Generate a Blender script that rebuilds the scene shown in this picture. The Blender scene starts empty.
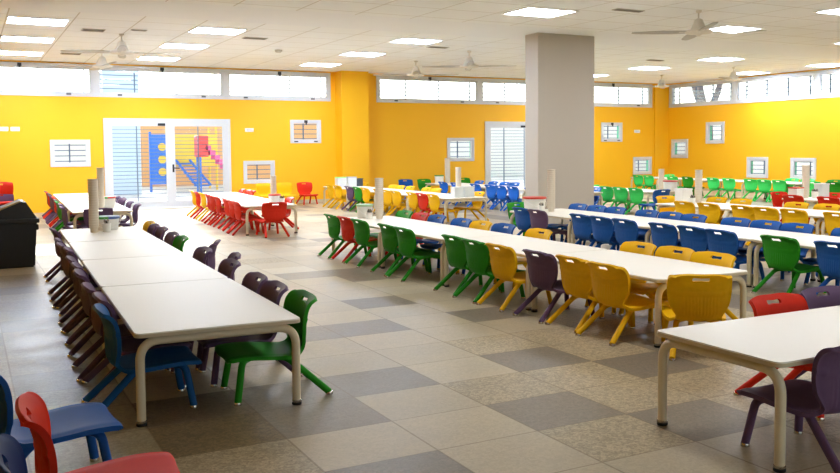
import bpy, bmesh, math, random
from mathutils import Vector, Matrix, Euler
random.seed(7)
C = bpy.context.scene.collection
PI = math.pi

# ------------------------------------------------------------------ materials
def lin(c):
    return tuple(((v / 255) / 12.92 if v / 255 <= .04045 else ((v / 255 + .055) / 1.055) ** 2.4) for v in c) + (1,)

def mat(name, rgb, rough=.5, metal=0, spec=.5, noise=0, nscale=30, coat=0):
    m = bpy.data.materials.new(name); m.use_nodes = True
    nt = m.node_tree; b = nt.nodes['Principled BSDF']
    col = lin(rgb)
    b.inputs['Base Color'].default_value = col
    b.inputs['Roughness'].default_value = rough
    b.inputs['Metallic'].default_value = metal
    b.inputs['Specular IOR Level'].default_value = spec
    if coat: b.inputs['Coat Weight'].default_value = coat
    tc = nt.nodes.new('ShaderNodeTexCoord')
    n = nt.nodes.new('ShaderNodeTexNoise'); n.inputs['Scale'].default_value = nscale
    n.inputs['Detail'].default_value = 4
    nt.links.new(tc.outputs['Object'], n.inputs['Vector'])
    mx = nt.nodes.new('ShaderNodeMix'); mx.data_type = 'RGBA'; mx.blend_type = 'MIX'
    k = noise or .04
    mx.inputs['A'].default_value = tuple(max(0, v * (1 - k)) for v in col[:3]) + (1,)
    mx.inputs['B'].default_value = tuple(min(1, v * (1 + k)) for v in col[:3]) + (1,)
    nt.links.new(n.outputs['Fac'], mx.inputs['Factor'])
    nt.links.new(mx.outputs['Result'], b.inputs['Base Color'])
    return m

def emis(name, rgb, strength):
    m = bpy.data.materials.new(name); m.use_nodes = True
    nt = m.node_tree; nt.nodes.remove(nt.nodes['Principled BSDF'])
    e = nt.nodes.new('ShaderNodeEmission'); e.inputs[0].default_value = lin(rgb); e.inputs[1].default_value = strength
    nt.links.new(e.outputs[0], nt.nodes['Material Output'].inputs[0])
    return m

def glass_mat():
    m = bpy.data.materials.new('pane_glass'); m.use_nodes = True
    nt = m.node_tree; nt.nodes.remove(nt.nodes['Principled BSDF'])
    t = nt.nodes.new('ShaderNodeBsdfTransparent'); t.inputs[0].default_value = (.93, .97, .97, 1)
    g = nt.nodes.new('ShaderNodeBsdfGlossy'); g.inputs['Roughness'].default_value = .02
    f = nt.nodes.new('ShaderNodeFresnel'); f.inputs[0].default_value = 1.3
    mx = nt.nodes.new('ShaderNodeMixShader')
    nt.links.new(f.outputs[0], mx.inputs[0]); nt.links.new(t.outputs[0], mx.inputs[1]); nt.links.new(g.outputs[0], mx.inputs[2])
    nt.links.new(mx.outputs[0], nt.nodes['Material Output'].inputs[0])
    return m

def milky_mat(name, rgb, alpha):
    m = mat(name, rgb, .35)
    b = m.node_tree.nodes['Principled BSDF']; b.inputs['Alpha'].default_value = alpha
    return m

M = {
 'y': mat('yellow_plastic', (238, 184, 8), .55, spec=.16, noise=.06),
 'b': mat('blue_plastic', (28, 84, 158), .55, spec=.16, noise=.06),
 't': mat('petrol_blue_plastic', (20, 84, 140), .55, spec=.16, noise=.06),
 'k': mat('bright_blue_plastic', (40, 112, 214), .55, spec=.16, noise=.06),
 'n': mat('navy_plastic', (22, 48, 96), .55, spec=.16, noise=.06),
 'g': mat('green_plastic', (38, 138, 24), .55, spec=.16, noise=.06),
 'e': mat('light_green_plastic', (66, 212, 98), .55, spec=.16, noise=.06),  # far chairs' green, lightened to stand for strong light at the back
 'r': mat('red_plastic', (214, 44, 20), .55, spec=.16, noise=.06),
 'p': mat('purple_plastic', (98, 73, 102), .55, spec=.16, noise=.06),
 'chrome': mat('chrome_glide', (200, 195, 185), .25, 1),
 'laminate': mat('white_laminate', (242, 236, 222), .42, noise=.015, nscale=60),
 'edge': mat('beige_edging', (206, 190, 158), .45),
 'cream': mat('cream_painted_steel', (218, 204, 172), .38, noise=.03),
 'rubber': mat('black_rubber', (28, 26, 24), .6),
 'upvc': mat('white_window_profile', (214, 215, 216), .4),
 'gasket': mat('dark_fitting', (40, 42, 44), .5),
 'bar': mat('painted_bar', (124, 136, 158), .5),
 'barblue': mat('grey_blue_bar', (92, 108, 136), .5),
 'reveal': mat('green_render', (96, 190, 150), .7),
 'revealwhite': mat('white_render', (230, 228, 222), .7),
 'outer': mat('outer_render', (235, 232, 225), .8),
 'column': mat('grey_column_paint', (192, 184, 172), .6, noise=.02),
 'white': mat('white_plastic', (240, 240, 236), .4),
 'fanwhite': mat('white_fan_enamel', (224, 219, 208), .4),
 'blade': mat('grey_fan_blade', (176, 172, 166), .45),
 'vent': mat('grey_grille', (186, 181, 172), .6),
 'louvre': mat('louvre_grey', (128, 122, 114), .6),
 'cup': mat('beige_paper_cup', (222, 210, 190), .7, noise=.05),
 'bucket': mat('white_bucket', (240, 238, 230), .4),
 'clear': milky_mat('milky_clear_plastic', (244, 247, 244), .7),
 'steel': mat('stainless_steel', (150, 146, 140), .25, 1),
 'lidred': mat('red_lid', (205, 58, 40), .4), 'lidblue': mat('blue_lid', (70, 100, 160), .4),
 'lidgreen': mat('green_lid', (70, 150, 60), .4), 'lidmint': mat('pale_green_lid', (170, 205, 160), .4),
 'lidlime': mat('lime_lid', (150, 225, 120), .4), 'lidlilac': mat('lilac_lid', (176, 180, 200), .4),
 'binblack': mat('black_bin_plastic', (34, 34, 36), .5),
 'binglint': mat('beige_lid_glint', (200, 178, 120), .5),
 'slate': mat('dark_grey_box', (70, 78, 88), .5),
 'paper': mat('off_white_wall', (226, 220, 206), .7),
 'concrete': mat('pale_concrete', (214, 210, 204), .85, noise=.08, nscale=2),
 'ochre': mat('ochre_wall', (232, 176, 120), .8), 'paleblue': mat('pale_blue_wall', (188, 206, 226), .8),
 'playblue': mat('play_blue', (60, 120, 210), .5), 'playyellow': mat('play_yellow', (240, 200, 70), .5),
 'playpink': mat('play_pink', (236, 90, 150), .5), 'playred': mat('play_red', (220, 70, 70), .5),
 'bark': mat('bark', (120, 110, 110), .9),
 'light': emis('light_diffuser', (212, 228, 255), 34.0), 'lightnear': emis('light_diffuser_near', (240, 243, 250), 20.0),
 'glass': glass_mat(),
}

def wall_paint():
    m = mat('yellow_wall_paint', (250, 187, 12), .6, noise=.03, nscale=.6)
    return m
M['wall'] = wall_paint()

def floor_mat():
    m = bpy.data.materials.new('terrazzo_tiles'); m.use_nodes = True
    nt = m.node_tree; b = nt.nodes['Principled BSDF']; L = nt.links; b.inputs['Specular IOR Level'].default_value = .25
    N = lambda t: nt.nodes.new(t)
    at = N('ShaderNodeVertexColor'); at.layer_name = 'tile'
    tc = N('ShaderNodeTexCoord')
    n1 = N('ShaderNodeTexVoronoi'); n1.inputs['Scale'].default_value = 55
    L.new(tc.outputs['Object'], n1.inputs['Vector'])
    n2 = N('ShaderNodeTexNoise'); n2.inputs['Scale'].default_value = 90; n2.inputs['Detail'].default_value = 3
    L.new(tc.outputs['Object'], n2.inputs['Vector'])
    n3 = N('ShaderNodeTexNoise'); n3.inputs['Scale'].default_value = 2.2; n3.inputs['Detail'].default_value = 6
    L.new(tc.outputs['Object'], n3.inputs['Vector'])
    # speckle strength from attribute alpha
    sp = N('ShaderNodeMapRange'); sp.inputs[1].default_value = .3; sp.inputs[2].default_value = .7
    sp.inputs[3].default_value = -1; sp.inputs[4].default_value = 1
    L.new(n2.outputs['Fac'], sp.inputs[0])
    vr = N('ShaderNodeSeparateColor'); L.new(n1.outputs['Color'], vr.inputs[0])
    v2 = N('ShaderNodeMath'); v2.operation = 'SUBTRACT'; v2.inputs[1].default_value = .5; L.new(vr.outputs[0], v2.inputs[0])
    ad = N('ShaderNodeMath'); ad.operation = 'MULTIPLY_ADD'; ad.inputs[1].default_value = .5
    L.new(sp.outputs[0], ad.inputs[0]); L.new(v2.outputs[0], ad.inputs[2])
    ml = N('ShaderNodeMath'); ml.operation = 'MULTIPLY'
    L.new(ad.outputs[0], ml.inputs[0]); L.new(at.outputs['Alpha'], ml.inputs[1])
    st = N('ShaderNodeMapRange'); st.inputs[1].default_value = .3; st.inputs[2].default_value = .7
    st.inputs[3].default_value = .92; st.inputs[4].default_value = 1.07
    L.new(n3.outputs['Fac'], st.inputs[0])
    a1 = N('ShaderNodeMath'); a1.operation = 'ADD'; L.new(ml.outputs[0], a1.inputs[0]); L.new(st.outputs[0], a1.inputs[1])
    vm = N('ShaderNodeVectorMath'); vm.operation = 'SCALE'
    L.new(at.outputs['Color'], vm.inputs[0]); L.new(a1.outputs[0], vm.inputs['Scale'])
    # joints
    sx = N('ShaderNodeSeparateXYZ'); L.new(tc.outputs['Object'], sx.inputs[0])
    def joint(out, off, size, w):
        s = N('ShaderNodeMath'); s.operation = 'SUBTRACT'; s.inputs[1].default_value = off - 50 * size; L.new(out, s.inputs[0])
        d = N('ShaderNodeMath'); d.operation = 'DIVIDE'; d.inputs[1].default_value = size; L.new(s.outputs[0], d.inputs[0])
        f = N('ShaderNodeMath'); f.operation = 'FRACT'; L.new(d.outputs[0], f.inputs[0])
        p = N('ShaderNodeMath'); p.operation = 'PINGPONG'; p.inputs[1].default_value = .5; L.new(f.outputs[0], p.inputs[0])
        g = N('ShaderNodeMath'); g.operation = 'LESS_THAN'; g.inputs[1].default_value = w / size; L.new(p.outputs[0], g.inputs[0])
        return g.outputs[0]
    j1 = joint(sx.outputs[0], .24, .645, .006); j2 = joint(sx.outputs[1], 3.97, .562, .0045)
    jm = N('ShaderNodeMath'); jm.operation = 'MAXIMUM'; L.new(j1, jm.inputs[0]); L.new(j2, jm.inputs[1])
    jf = N('ShaderNodeMath'); jf.operation = 'MULTIPLY'; jf.inputs[1].default_value = .55; L.new(jm.outputs[0], jf.inputs[0])
    mx = N('ShaderNodeMix'); mx.data_type = 'RGBA'
    L.new(jf.outputs[0], mx.inputs['Factor']); L.new(vm.outputs[0], mx.inputs['A'])
    mx.inputs['B'].default_value = lin((104, 82, 54))
    L.new(mx.outputs['Result'], b.inputs['Base Color'])
    rr = N('ShaderNodeMapRange'); rr.inputs[1].default_value = .3; rr.inputs[2].default_value = .7
    rr.inputs[3].default_value = .36; rr.inputs[4].default_value = .46
    L.new(n3.outputs['Fac'], rr.inputs[0]); L.new(rr.outputs[0], b.inputs['Roughness'])
    return m
M['floor'] = floor_mat()

def ceil_mat():
    m = mat('ceiling_tiles', (248, 251, 255), .85, noise=.02, nscale=1.5)
    nt = m.node_tree; b = nt.nodes['Principled BSDF']; L = nt.links
    N = lambda t: nt.nodes.new(t)
    tc = N('ShaderNodeTexCoord'); sx = N('ShaderNodeSeparateXYZ'); L.new(tc.outputs['Object'], sx.inputs[0])
    def joint(out, off, size, w):
        s = N('ShaderNodeMath'); s.operation = 'SUBTRACT'; s.inputs[1].default_value = off - 50 * size; L.new(out, s.inputs[0])
        d = N('ShaderNodeMath'); d.operation = 'DIVIDE'; d.inputs[1].default_value = size; L.new(s.outputs[0], d.inputs[0])
        f = N('ShaderNodeMath'); f.operation = 'FRACT'; L.new(d.outputs[0], f.inputs[0])
        p = N('ShaderNodeMath'); p.operation = 'PINGPONG'; p.inputs[1].default_value = .5; L.new(f.outputs[0], p.inputs[0])
        g = N('ShaderNodeMath'); g.operation = 'LESS_THAN'; g.inputs[1].default_value = w / size; L.new(p.outputs[0], g.inputs[0])
        return g.outputs[0]
    j1 = joint(sx.outputs[0], .73, 1.09, .011); j2 = joint(sx.outputs[1], 13.9, .9, .011)
    jm = N('ShaderNodeMath'); jm.operation = 'MAXIMUM'; L.new(j1, jm.inputs[0]); L.new(j2, jm.inputs[1])
    old = b.inputs['Base Color'].links[0].from_socket
    jf = N('ShaderNodeMath'); jf.operation = 'MULTIPLY'; jf.inputs[1].default_value = .6; L.new(jm.outputs[0], jf.inputs[0])
    mx = N('ShaderNodeMix'); mx.data_type = 'RGBA'
    L.new(jf.outputs[0], mx.inputs['Factor']); L.new(old, mx.inputs['A']); mx.inputs['B'].default_value = lin((176, 166, 146))
    L.new(mx.outputs['Result'], b.inputs['Base Color'])
    return m
M['ceil'] = ceil_mat()
M['ceilplain'] = mat('ceiling_plaster', (245, 248, 253), .85, noise=.02, nscale=1.5)

# ------------------------------------------------------------------ mesh helpers
def link(name, me, parent=None):
    o = bpy.data.objects.new(name, me); C.objects.link(o)
    if parent is not None: o.parent = parent
    return o

def finish(bm, name, mats, parent=None, smooth=None):
    bmesh.ops.recalc_face_normals(bm, faces=bm.faces)
    me = bpy.data.meshes.new(name); bm.to_mesh(me); bm.free()
    for m in (mats if isinstance(mats, (list, tuple)) else [mats]): me.materials.append(m)
    if smooth is not None:
        for p in me.polygons: p.use_smooth = True
        me.set_sharp_from_angle(angle=math.radians(smooth))
    return link(name, me, parent)

def box(bm, x0, x1, y0, y1, z0, z1, mi=0, bevel=0):
    r = bmesh.ops.create_cube(bm, size=1)
    for v in r['verts']:
        v.co = Vector(((x0 + x1) / 2 + v.co.x * (x1 - x0), (y0 + y1) / 2 + v.co.y * (y1 - y0), (z0 + z1) / 2 + v.co.z * (z1 - z0)))
    fs = list({f for v in r['verts'] for f in v.link_faces})
    for f in fs: f.material_index = mi
    if bevel:
        es = list({e for f in fs for e in f.edges})
        bmesh.ops.bevel(bm, geom=es, offset=bevel, segments=2, profile=.5, affect='EDGES')

def tube(bm, pts, r, n=10, mi=0, caps=True, radii=None):
    pts = [Vector(p) for p in pts]
    rings = []
    t0 = (pts[1] - pts[0]).normalized()
    up = Vector((0, 0, 1)) if abs(t0.z) < .9 else Vector((1, 0, 0))
    a = t0.cross(up).normalized()
    for i, p in enumerate(pts):
        t = (pts[min(i + 1, len(pts) - 1)] - pts[max(i - 1, 0)]).normalized()
        a = (a - t * a.dot(t)).normalized(); b = t.cross(a)
        rr = radii[i] if radii else r
        rings.append([bm.verts.new(p + (a * math.cos(2 * PI * k / n) + b * math.sin(2 * PI * k / n)) * rr) for k in range(n)])
    for A, B in zip(rings, rings[1:]):
        for k in range(n):
            f = bm.faces.new((A[k], A[(k + 1) % n], B[(k + 1) % n], B[k])); f.material_index = mi
    if caps:
        for R in (rings[0][::-1], rings[-1]):
            f = bm.faces.new(R); f.material_index = mi

def fillet(pts, rad, n=5):
    pts = [Vector(p) for p in pts]; out = [pts[0]]
    for i in range(1, len(pts) - 1):
        p = pts[i]; a = (pts[i - 1] - p); b = (pts[i + 1] - p)
        d = min(rad, a.length * .49, b.length * .49)
        A = p + a.normalized() * d; B = p + b.normalized() * d
        for k in range(n + 1):
            t = k / n
            out.append(A * (1 - t) ** 2 + p * 2 * t * (1 - t) + B * t * t)
    out.append(pts[-1]); return out

def lathe(bm, prof, cx=0, cy=0, n=24, mi=0, z0=0):
    rings = []
    for r, z in prof:
        rings.append([bm.verts.new((cx + r * math.cos(2 * PI * k / n), cy + r * math.sin(2 * PI * k / n), z0 + z)) for k in range(n)])
    for A, B in zip(rings, rings[1:]):
        for k in range(n):
            f = bm.faces.new((A[k], A[(k + 1) % n], B[(k + 1) % n], B[k])); f.material_index = mi
    for R in (rings[0][::-1], rings[-1]):
        if True:
            f = bm.faces.new(R); f.material_index = mi

def thing(name, label, cat, loc=(0, 0, 0), rz=0, group=None):
    o = bpy.data.objects.new(name, None); C.objects.link(o)
    o.empty_display_size = .1
    o.location = loc; o.rotation_euler = (0, 0, rz)
    return tag(o, label, cat, group)

def tag(o, label, cat, group=None):
    o['label'] = label; o['category'] = cat
    if group: o['group'] = group
    return o

def struct(o):
    o['kind'] = 'structure'; return o

def copy_tree(o, depth=0):
    c = o.copy(); C.objects.link(c)
    for ch in kids.get(o.name, []):
        d = copy_tree(ch, depth + 1); d.parent = c
    return c
kids = {}
def reg(o):
    if o.parent: kids.setdefault(o.parent.name, []).append(o)
    return o

# ------------------------------------------------------------------ camera
F = 866.87; PY = 197.53
yaw, pit, rol = (math.radians(v) for v in (27.657406, -3.217, -.47641))
r_ = Vector((math.cos(yaw), -math.sin(yaw), 0)); f_ = Vector((math.sin(yaw), math.cos(yaw), 0)); u_ = Vector((0, 0, 1))
f2 = f_ * math.cos(pit) + u_ * math.sin(pit); u2 = -f_ * math.sin(pit) + u_ * math.cos(pit)
r3 = r_ * math.cos(rol) + u2 * math.sin(rol); u3 = -r_ * math.sin(rol) + u2 * math.cos(rol)
cam = bpy.data.cameras.new('camera'); camo = bpy.data.objects.new('camera', cam); C.objects.link(camo)
camo.matrix_world = Matrix(((r3.x, u3.x, -f2.x, 0), (r3.y, u3.y, -f2.y, 0), (r3.z, u3.z, -f2.z, 1.6), (0, 0, 0, 1)))
cam.sensor_width = 36; cam.lens = 36 * F / 840
cam.shift_y = -(236.5 - PY) / 840
cam.clip_start = .05; cam.clip_end = 200
bpy.context.scene.camera = camo

# ------------------------------------------------------------------ room shell
XL, XR, YF, YB, H, WT = -3.2, 23.65, -4.0, 24.85, 3.97, .28
# floor with one face per tile
def tile_tone(ix, iy):
    rnd = random.Random(ix * 7919 + iy * 104729 + 5)
    dark = {(5, 7), (4, 5), (6, 10), (6, 5), (3, 5), (2, 2), (3, 2), (2, -1), (4, 0), (5, 2), (6, 1), (5, -1), (7, 2), (2, 1), (3, 12), (5, 11)}
    spk = {(1, 0), (5, 3), (6, 3), (4, 1), (5, 0), (5, 1), (6, 2), (7, 1), (4, -1), (7, 3), (7, 0), (6, 0)}
    brown = {(1, 1), (1, 2), (2, 0)}
    if (ix, iy) in dark: return (130, 118, 99), .25
    if (ix, iy) == (1, 1): return (120, 103, 74), .5
    if (ix, iy) == (1, 2): return (124, 109, 86), .4
    if (ix, iy) in spk: return (170, 153, 120), .5
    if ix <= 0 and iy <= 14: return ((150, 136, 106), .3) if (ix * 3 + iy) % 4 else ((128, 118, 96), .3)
    if 0 <= ix <= 5 and -2 <= iy <= 10: return (180, 165, 135), .14
    q = rnd.random()
    if q < .16: return (134, 123, 105), .2
    if q < .30: return (168, 152, 121), .45
    if q < .42: return (186, 174, 148), .15
    return (180, 165, 135), .14
bm = bmesh.new(); cl = bm.loops.layers.float_color.new('tile')
xs = [XL] + [.24 + .645 * k for k in range(-5, 37) if XL < .24 + .645 * k < XR] + [XR]
ys = [YF] + [3.97 + .562 * k for k in range(-14, 38) if YF < 3.97 + .562 * k < YB] + [YB]
grid = [[bm.verts.new((x, y, 0)) for y in ys] for x in xs]
for i in range(len(xs) - 1):
    for j in range(len(ys) - 1):
        f = bm.faces.new((grid[i][j], grid[i + 1][j], grid[i + 1][j + 1], grid[i][j + 1]))
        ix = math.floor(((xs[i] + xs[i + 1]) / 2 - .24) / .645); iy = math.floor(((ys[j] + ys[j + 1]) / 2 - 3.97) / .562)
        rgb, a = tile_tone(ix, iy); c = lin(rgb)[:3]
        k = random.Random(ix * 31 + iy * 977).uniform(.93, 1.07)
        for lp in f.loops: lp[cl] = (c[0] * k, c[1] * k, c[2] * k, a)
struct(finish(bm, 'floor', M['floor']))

def slab(name, x0, x1, y0, y1, z0, z1, m):
    bm = bmesh.new(); box(bm, x0, x1, y0, y1, z0, z1); return struct(finish(bm, name, m))
SB0, SB1 = 14.2, 15.9
slab('ceiling', XL, XR, YF, SB0, H, H + .2, M['ceil'])
slab('ceiling_rear', XL, XR, SB1, YB, H, H + .2, M['ceil'])
slab('ceiling_plain_band', XL, XR, SB0, SB1, H, H + .2, M['ceilplain'])

def wall_holes(name, axis, pos, thick, a0, a1, z0, z1, holes, m_in, m_out):
    """wall in the plane axis=pos (inner face), thickness outwards; holes = (a0,a1,z0,z1,reveal index)"""
    bm = bmesh.new()
    A = sorted({a0, a1} | {h[0] for h in holes} | {h[1] for h in holes})
    Z = sorted({z0, z1} | {h[2] for h in holes} | {h[3] for h in holes})
    vi, vo = {}, {}
    def V(d, a, z, p):
        if (a, z) not in d:
            d[(a, z)] = bm.verts.new((a, p, z) if axis == 'y' else (p, a, z))
        return d[(a, z)]
    def inhole(a, z):
        for h in holes:
            if h[0] < a < h[1] and h[2] < z < h[3]: return h
    for i in range(len(A) - 1):
        for j in range(len(Z) - 1):
            if inhole((A[i] + A[i + 1]) / 2, (Z[j] + Z[j + 1]) / 2): continue
            q = [(A[i], Z[j]), (A[i + 1], Z[j]), (A[i + 1], Z[j + 1]), (A[i], Z[j + 1])]
            bm.faces.new([V(vi, a, z, pos) for a, z in q]).material_index = 0
            bm.faces.new([V(vo, a, z, pos + thick) for a, z in q][::-1]).material_index = 1
    def side(p, q, mi):
        try: bm.faces.new([V(vi, *p, pos), V(vi, *q, pos), V(vo, *q, pos + thick), V(vo, *p, pos + thick)]).material_index = mi
        except ValueError: pass
    for h in holes + [(a0, a1, z0, z1, 1)]:
        aa = [a for a in A if h[0] <= a <= h[1]]; zz = [z for z in Z if h[2] <= z <= h[3]]
        for p, q in zip(aa, aa[1:]): side((p, h[2]), (q, h[2]), h[4]); side((p, h[3]), (q, h[3]), h[4])
        for p, q in zip(zz, zz[1:]): side((h[0], p), (h[0], q), h[4]); side((h[1], p), (h[1], q), h[4])
    return struct(finish(bm, name, [m_in, m_out, M['reveal'], M['revealwhite']]))

# openings: back wall  (x0,x1,z0,z1,reveal)
ZC0, ZC1 = 3.07, 3.93
back_cl = [(-.5, 3.16), (3.16, 6.72), (6.72, 9.96), (11.5, 15.3), (15.3, 19.1), (19.1, 22.86)]
back_small = [(2.0, 3.0, 1.2, 1.92), (8.65, 9.63, 1.8, 2.5), (7.2, 8.15, .62, 1.29), (14.04, 15.07, 1.18, 1.95), (20.45, 21.43, 1.8, 2.5), (21.96, 22.86, .58, 1.23)]
doors = [(3.35, 6.83), (15.5, 18.98)]
holesB = [(-.5, 9.96, ZC0, ZC1, 3), (11.5, 22.86, ZC0, ZC1, 3)]
holesB += [(a, b, c, d, 2) for a, b, c, d in back_small] + [(a, b, 0, 2.5, 3) for a, b in doors]
wall_holes('wall_back', 'y', YB, WT, XL - .3, XR + .3, 0, H + .2, holesB, M['wall'], M['outer'])
right_cl = [(21.6, 24.75), (18.35, 21.6), (15.1, 18.35)]
right_small = [(23.78, 24.62, 1.18, 1.88), (22.05, 22.9, 1.7, 2.47), (20.16, 21.04, .53, 1.23), (18.32, 19.27, .52, 1.21)]
holesR = [(15.1, 24.75, ZC0, ZC1, 3)] + [(a, b, c, d, 2) for a, b, c, d in right_small]
wall_holes('wall_right', 'x', XR, WT, YF, YB, 0, H + .2, holesR, M['wall'], M['outer'])
wall_holes('wall_left', 'x', XL, -WT, YF, YB, 0, H + .2, [], M['wall'], M['outer'])
wall_holes('wall_front', 'y', YF, -WT, XL - .3, XR + .3, 0, H + .2, [(1, 9, .8, 3.6, 3), (11, 19, .8, 3.6, 3)], M['paper'], M['outer'])  # tall openings behind the camera, enlarged to brighten the foreground

# pilasters and free-standing column
bm = bmesh.new(); box(bm, 10.12, 11.02, YB - .5, YB, 0, H); struct(finish(bm, 'wall_back_pilaster', M['wall']))
bm = bmesh.new(); box(bm, 22.98, XR, YB - .05, YB, 0, H); struct(finish(bm, 'wall_corner_pilaster', M['wall']))
bm = bmesh.new(); box(bm, 10.53, 12.0, 14.8, 15.27, 0, H, bevel=.012); struct(finish(bm, 'column', M['column']))

# baseboards
for n, (x0, x1, y0, y1) in {'baseboard_back': (6.9, 10.1, YB - .015, YB), 'baseboard_right': (XR - .015, XR, 5, YB - .06)}.items():
    bm = bmesh.new(); box(bm, x0, x1, y0, y1, 0, .09); struct(finish(bm, n, M['edge']))

# ------------------------------------------------------------------ windows and doors
wn = [0]
def frame_bm(bm, a0, a1, z0, z1, w, P, d0, d1):
    """four profiles; P(a,d,z)->corner mapping by axis"""
    for (p, q, r, s) in ((a0, a1, z0, z0 + w), (a0, a1, z1 - w, z1), (a0, a0 + w, z0 + w, z1 - w), (a1 - w, a1, z0 + w, z1 - w)):
        P(bm, p, q, d0, d1, r, s)
def PB(axis, pos):
    def f(bm, a0, a1, d0, d1, z0, z1, mi=0):
        if axis == 'y': box(bm, a0, a1, pos + d0, pos + d1, z0, z1, mi)
        else: box(bm, pos + d0, pos + d1, a0, a1, z0, z1, mi)
    return f
def window(axis, pos, a0, a1, z0, z1, fw, nh, vbars, cls=True, handles=True, barmat='bar', hinge=True):
    wn[0] += 1
    P = PB(axis, pos)
    bm = bmesh.new()
    frame_bm(bm, a0, a1, z0, z1, fw, P, -.03, .09)
    root = struct(finish(bm, 'window_%d' % wn[0], M['upvc']))
    bm = bmesh.new(); frame_bm(bm, a0 + fw, a1 - fw, z0 + fw, z1 - fw, fw * .6, P, -.015, .06)
    struct(finish(bm, 'sash', M['upvc'], root))
    g = fw * 1.5
    bm = bmesh.new(); P(bm, a0 + g, a1 - g, .02, .026, z0 + g, z1 - g)
    struct(finish(bm, 'pane', M['glass'], root))
    bm = bmesh.new()
    for k in range(1, nh + 1):
        z = z0 + (z1 - z0) * k / (nh + 1); P(bm, a0, a1, .20, .215, z - .011, z + .011)
    for a in vbars: P(bm, a - .016, a + .016, .19, .225, z0, z1)
    struct(finish(bm, 'security_bars', M[barmat], root))
    if handles:
        bm = bmesh.new(); c = (a0 + a1) / 2
        P(bm, c - .05, c + .05, -.055, -.028, z1 - fw - .02, z1 - fw * .2)
        P(bm, c - .018, c + .018, -.08, -.05, z1 - fw - .07, z1 - fw * .4)
        struct(finish(bm, 'handle', M['gasket'], root))
    if hinge:
        for c in ((a0 + .18 * (a1 - a0)), (a0 + .82 * (a1 - a0))):
            bm = bmesh.new(); P(bm, c - .06, c + .06, -.045, -.028, z0 + fw * .5, z0 + fw * .95)
            struct(finish(bm, 'hinge', M['gasket'], root))
    return root
for i, (a, b) in enumerate(back_cl):
    window('y', YB, a, b, ZC0, ZC1, .085, 6, [a + (b - a) * t for t in (.3, .62, .93)], handles=True, barmat='barblue')
for a, b, c, d in back_small:
    window('y', YB, a, b, c, d, .07, 4, [(a + b) / 2], handles=(c > 1.7), hinge=(c > 1.7), barmat='barblue')
for a, b in right_cl:
    window('x', XR, a, b, ZC0, ZC1, .085, 5, [a + (b - a) * t for t in (.12, .38, .64, .9)], barmat='barblue', hinge=False, handles=False)
for a, b, c, d in right_small:
    window('x', XR, a, b, c, d, .075, 4, [(a + b) / 2 - .1], barmat='barblue', handles=(c > 1.7), hinge=(c > 1.7))
for a, b in ((1, 5), (5, 9), (11, 15), (15, 19)):  # unseen front windows, added as daylight fill for the near area
    window('y', YF, a, b, .8, 3.6, .09, 0, [], handles=False, hinge=False)

def glazed_door(n, a0, a1):
    P = PB('y', YB); z1 = 2.5; fw = .10
    bm = bmesh.new()
    P(bm, a0, a0 + fw, -.04, .10, 0, z1); P(bm, a1 - fw, a1, -.04, .10, 0, z1); P(bm, a0 + fw, a1 - fw, -.04, .10, z1 - fw, z1)
    root = struct(finish(bm, 'door_%d' % n, M['upvc']))
    mid = a0 + (a1 - a0) * .51
    for (p, q) in ((a0 + fw, mid), (mid, a1 - fw)):
        bm = bmesh.new(); w = .12
        P(bm, p, p + w, -.03, .06, .02, z1 - fw); P(bm, q - w, q, -.03, .06, .02, z1 - fw)
        P(bm, p + w, q - w, -.03, .06, .02, .2); P(bm, p + w, q - w, -.03, .06, z1 - fw - .11, z1 - fw)
        leaf = struct(finish(bm, 'door_leaf', M['upvc'], root))
        bm = bmesh.new(); P(bm, p + w, q - w, .01, .018, .2, z1 - fw - .11)
        struct(finish(bm, 'pane', M['glass'], leaf))
    bm = bmesh.new()
    for k in range(1, 20):
        z = .2 + 2.1 * k / 20; P(bm, a0 + .05, a1 - .05, .2, .216, z - .008, z + .008)
    for a in (a0 + .9, a0 + 1.74, a0 + 2.6): P(bm, a - .013, a + .013, .19, .226, 0, z1)
    struct(finish(bm, 'security_bars', M['bar'], root))
    bm = bmesh.new()
    tube(bm, [(mid + .06, YB - .03, 1.12), (mid + .06, YB - .09, 1.12), (mid + .22, YB - .09, 1.11)], .016, 8)
    P(bm, mid + .035, mid + .085, -.045, -.03, 1.0, 1.22)
    struct(finish(bm, 'handle', M['gasket'], root))
    bm = bmesh.new(); P(bm, mid - .34, mid - .14, -.06, -.03, z1 - fw - .1, z1 - fw - .03)
    struct(finish(bm, 'door_closer', M['gasket'], root))
glazed_door(1, *doors[0]); glazed_door(2, *doors[1])

# ------------------------------------------------------------------ outside
bm = bmesh.new(); box(bm, -20, 60, YB + WT, 60, -.2, -.04); struct(finish(bm, 'floor_courtyard', M['concrete']))
bm = bmesh.new(); box(bm, XR + WT, 60, -10, YB + WT, -.2, -.04); struct(finish(bm, 'floor_side_yard', M['concrete']))
bm = bmesh.new(); box(bm, -10, 50, 44, 44.4, -.04, 3.2); struct(finish(bm, 'wall_courtyard', M['outer']))
bm = bmesh.new(); box(bm, 7.2, 20, 41.0, 41.4, -.04, 3.4); struct(finish(bm, 'wall_courtyard_ochre', M['ochre']))
bm = bmesh.new(); box(bm, 4.6, 5.9, 34.0, 34.9, -.04, 4.6); struct(finish(bm, 'column_courtyard', M['paleblue']))
bm = bmesh.new(); box(bm, 42, 42.4, -5, 44, -.04, 3.0); struct(finish(bm, 'wall_side_yard', M['outer']))
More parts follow.
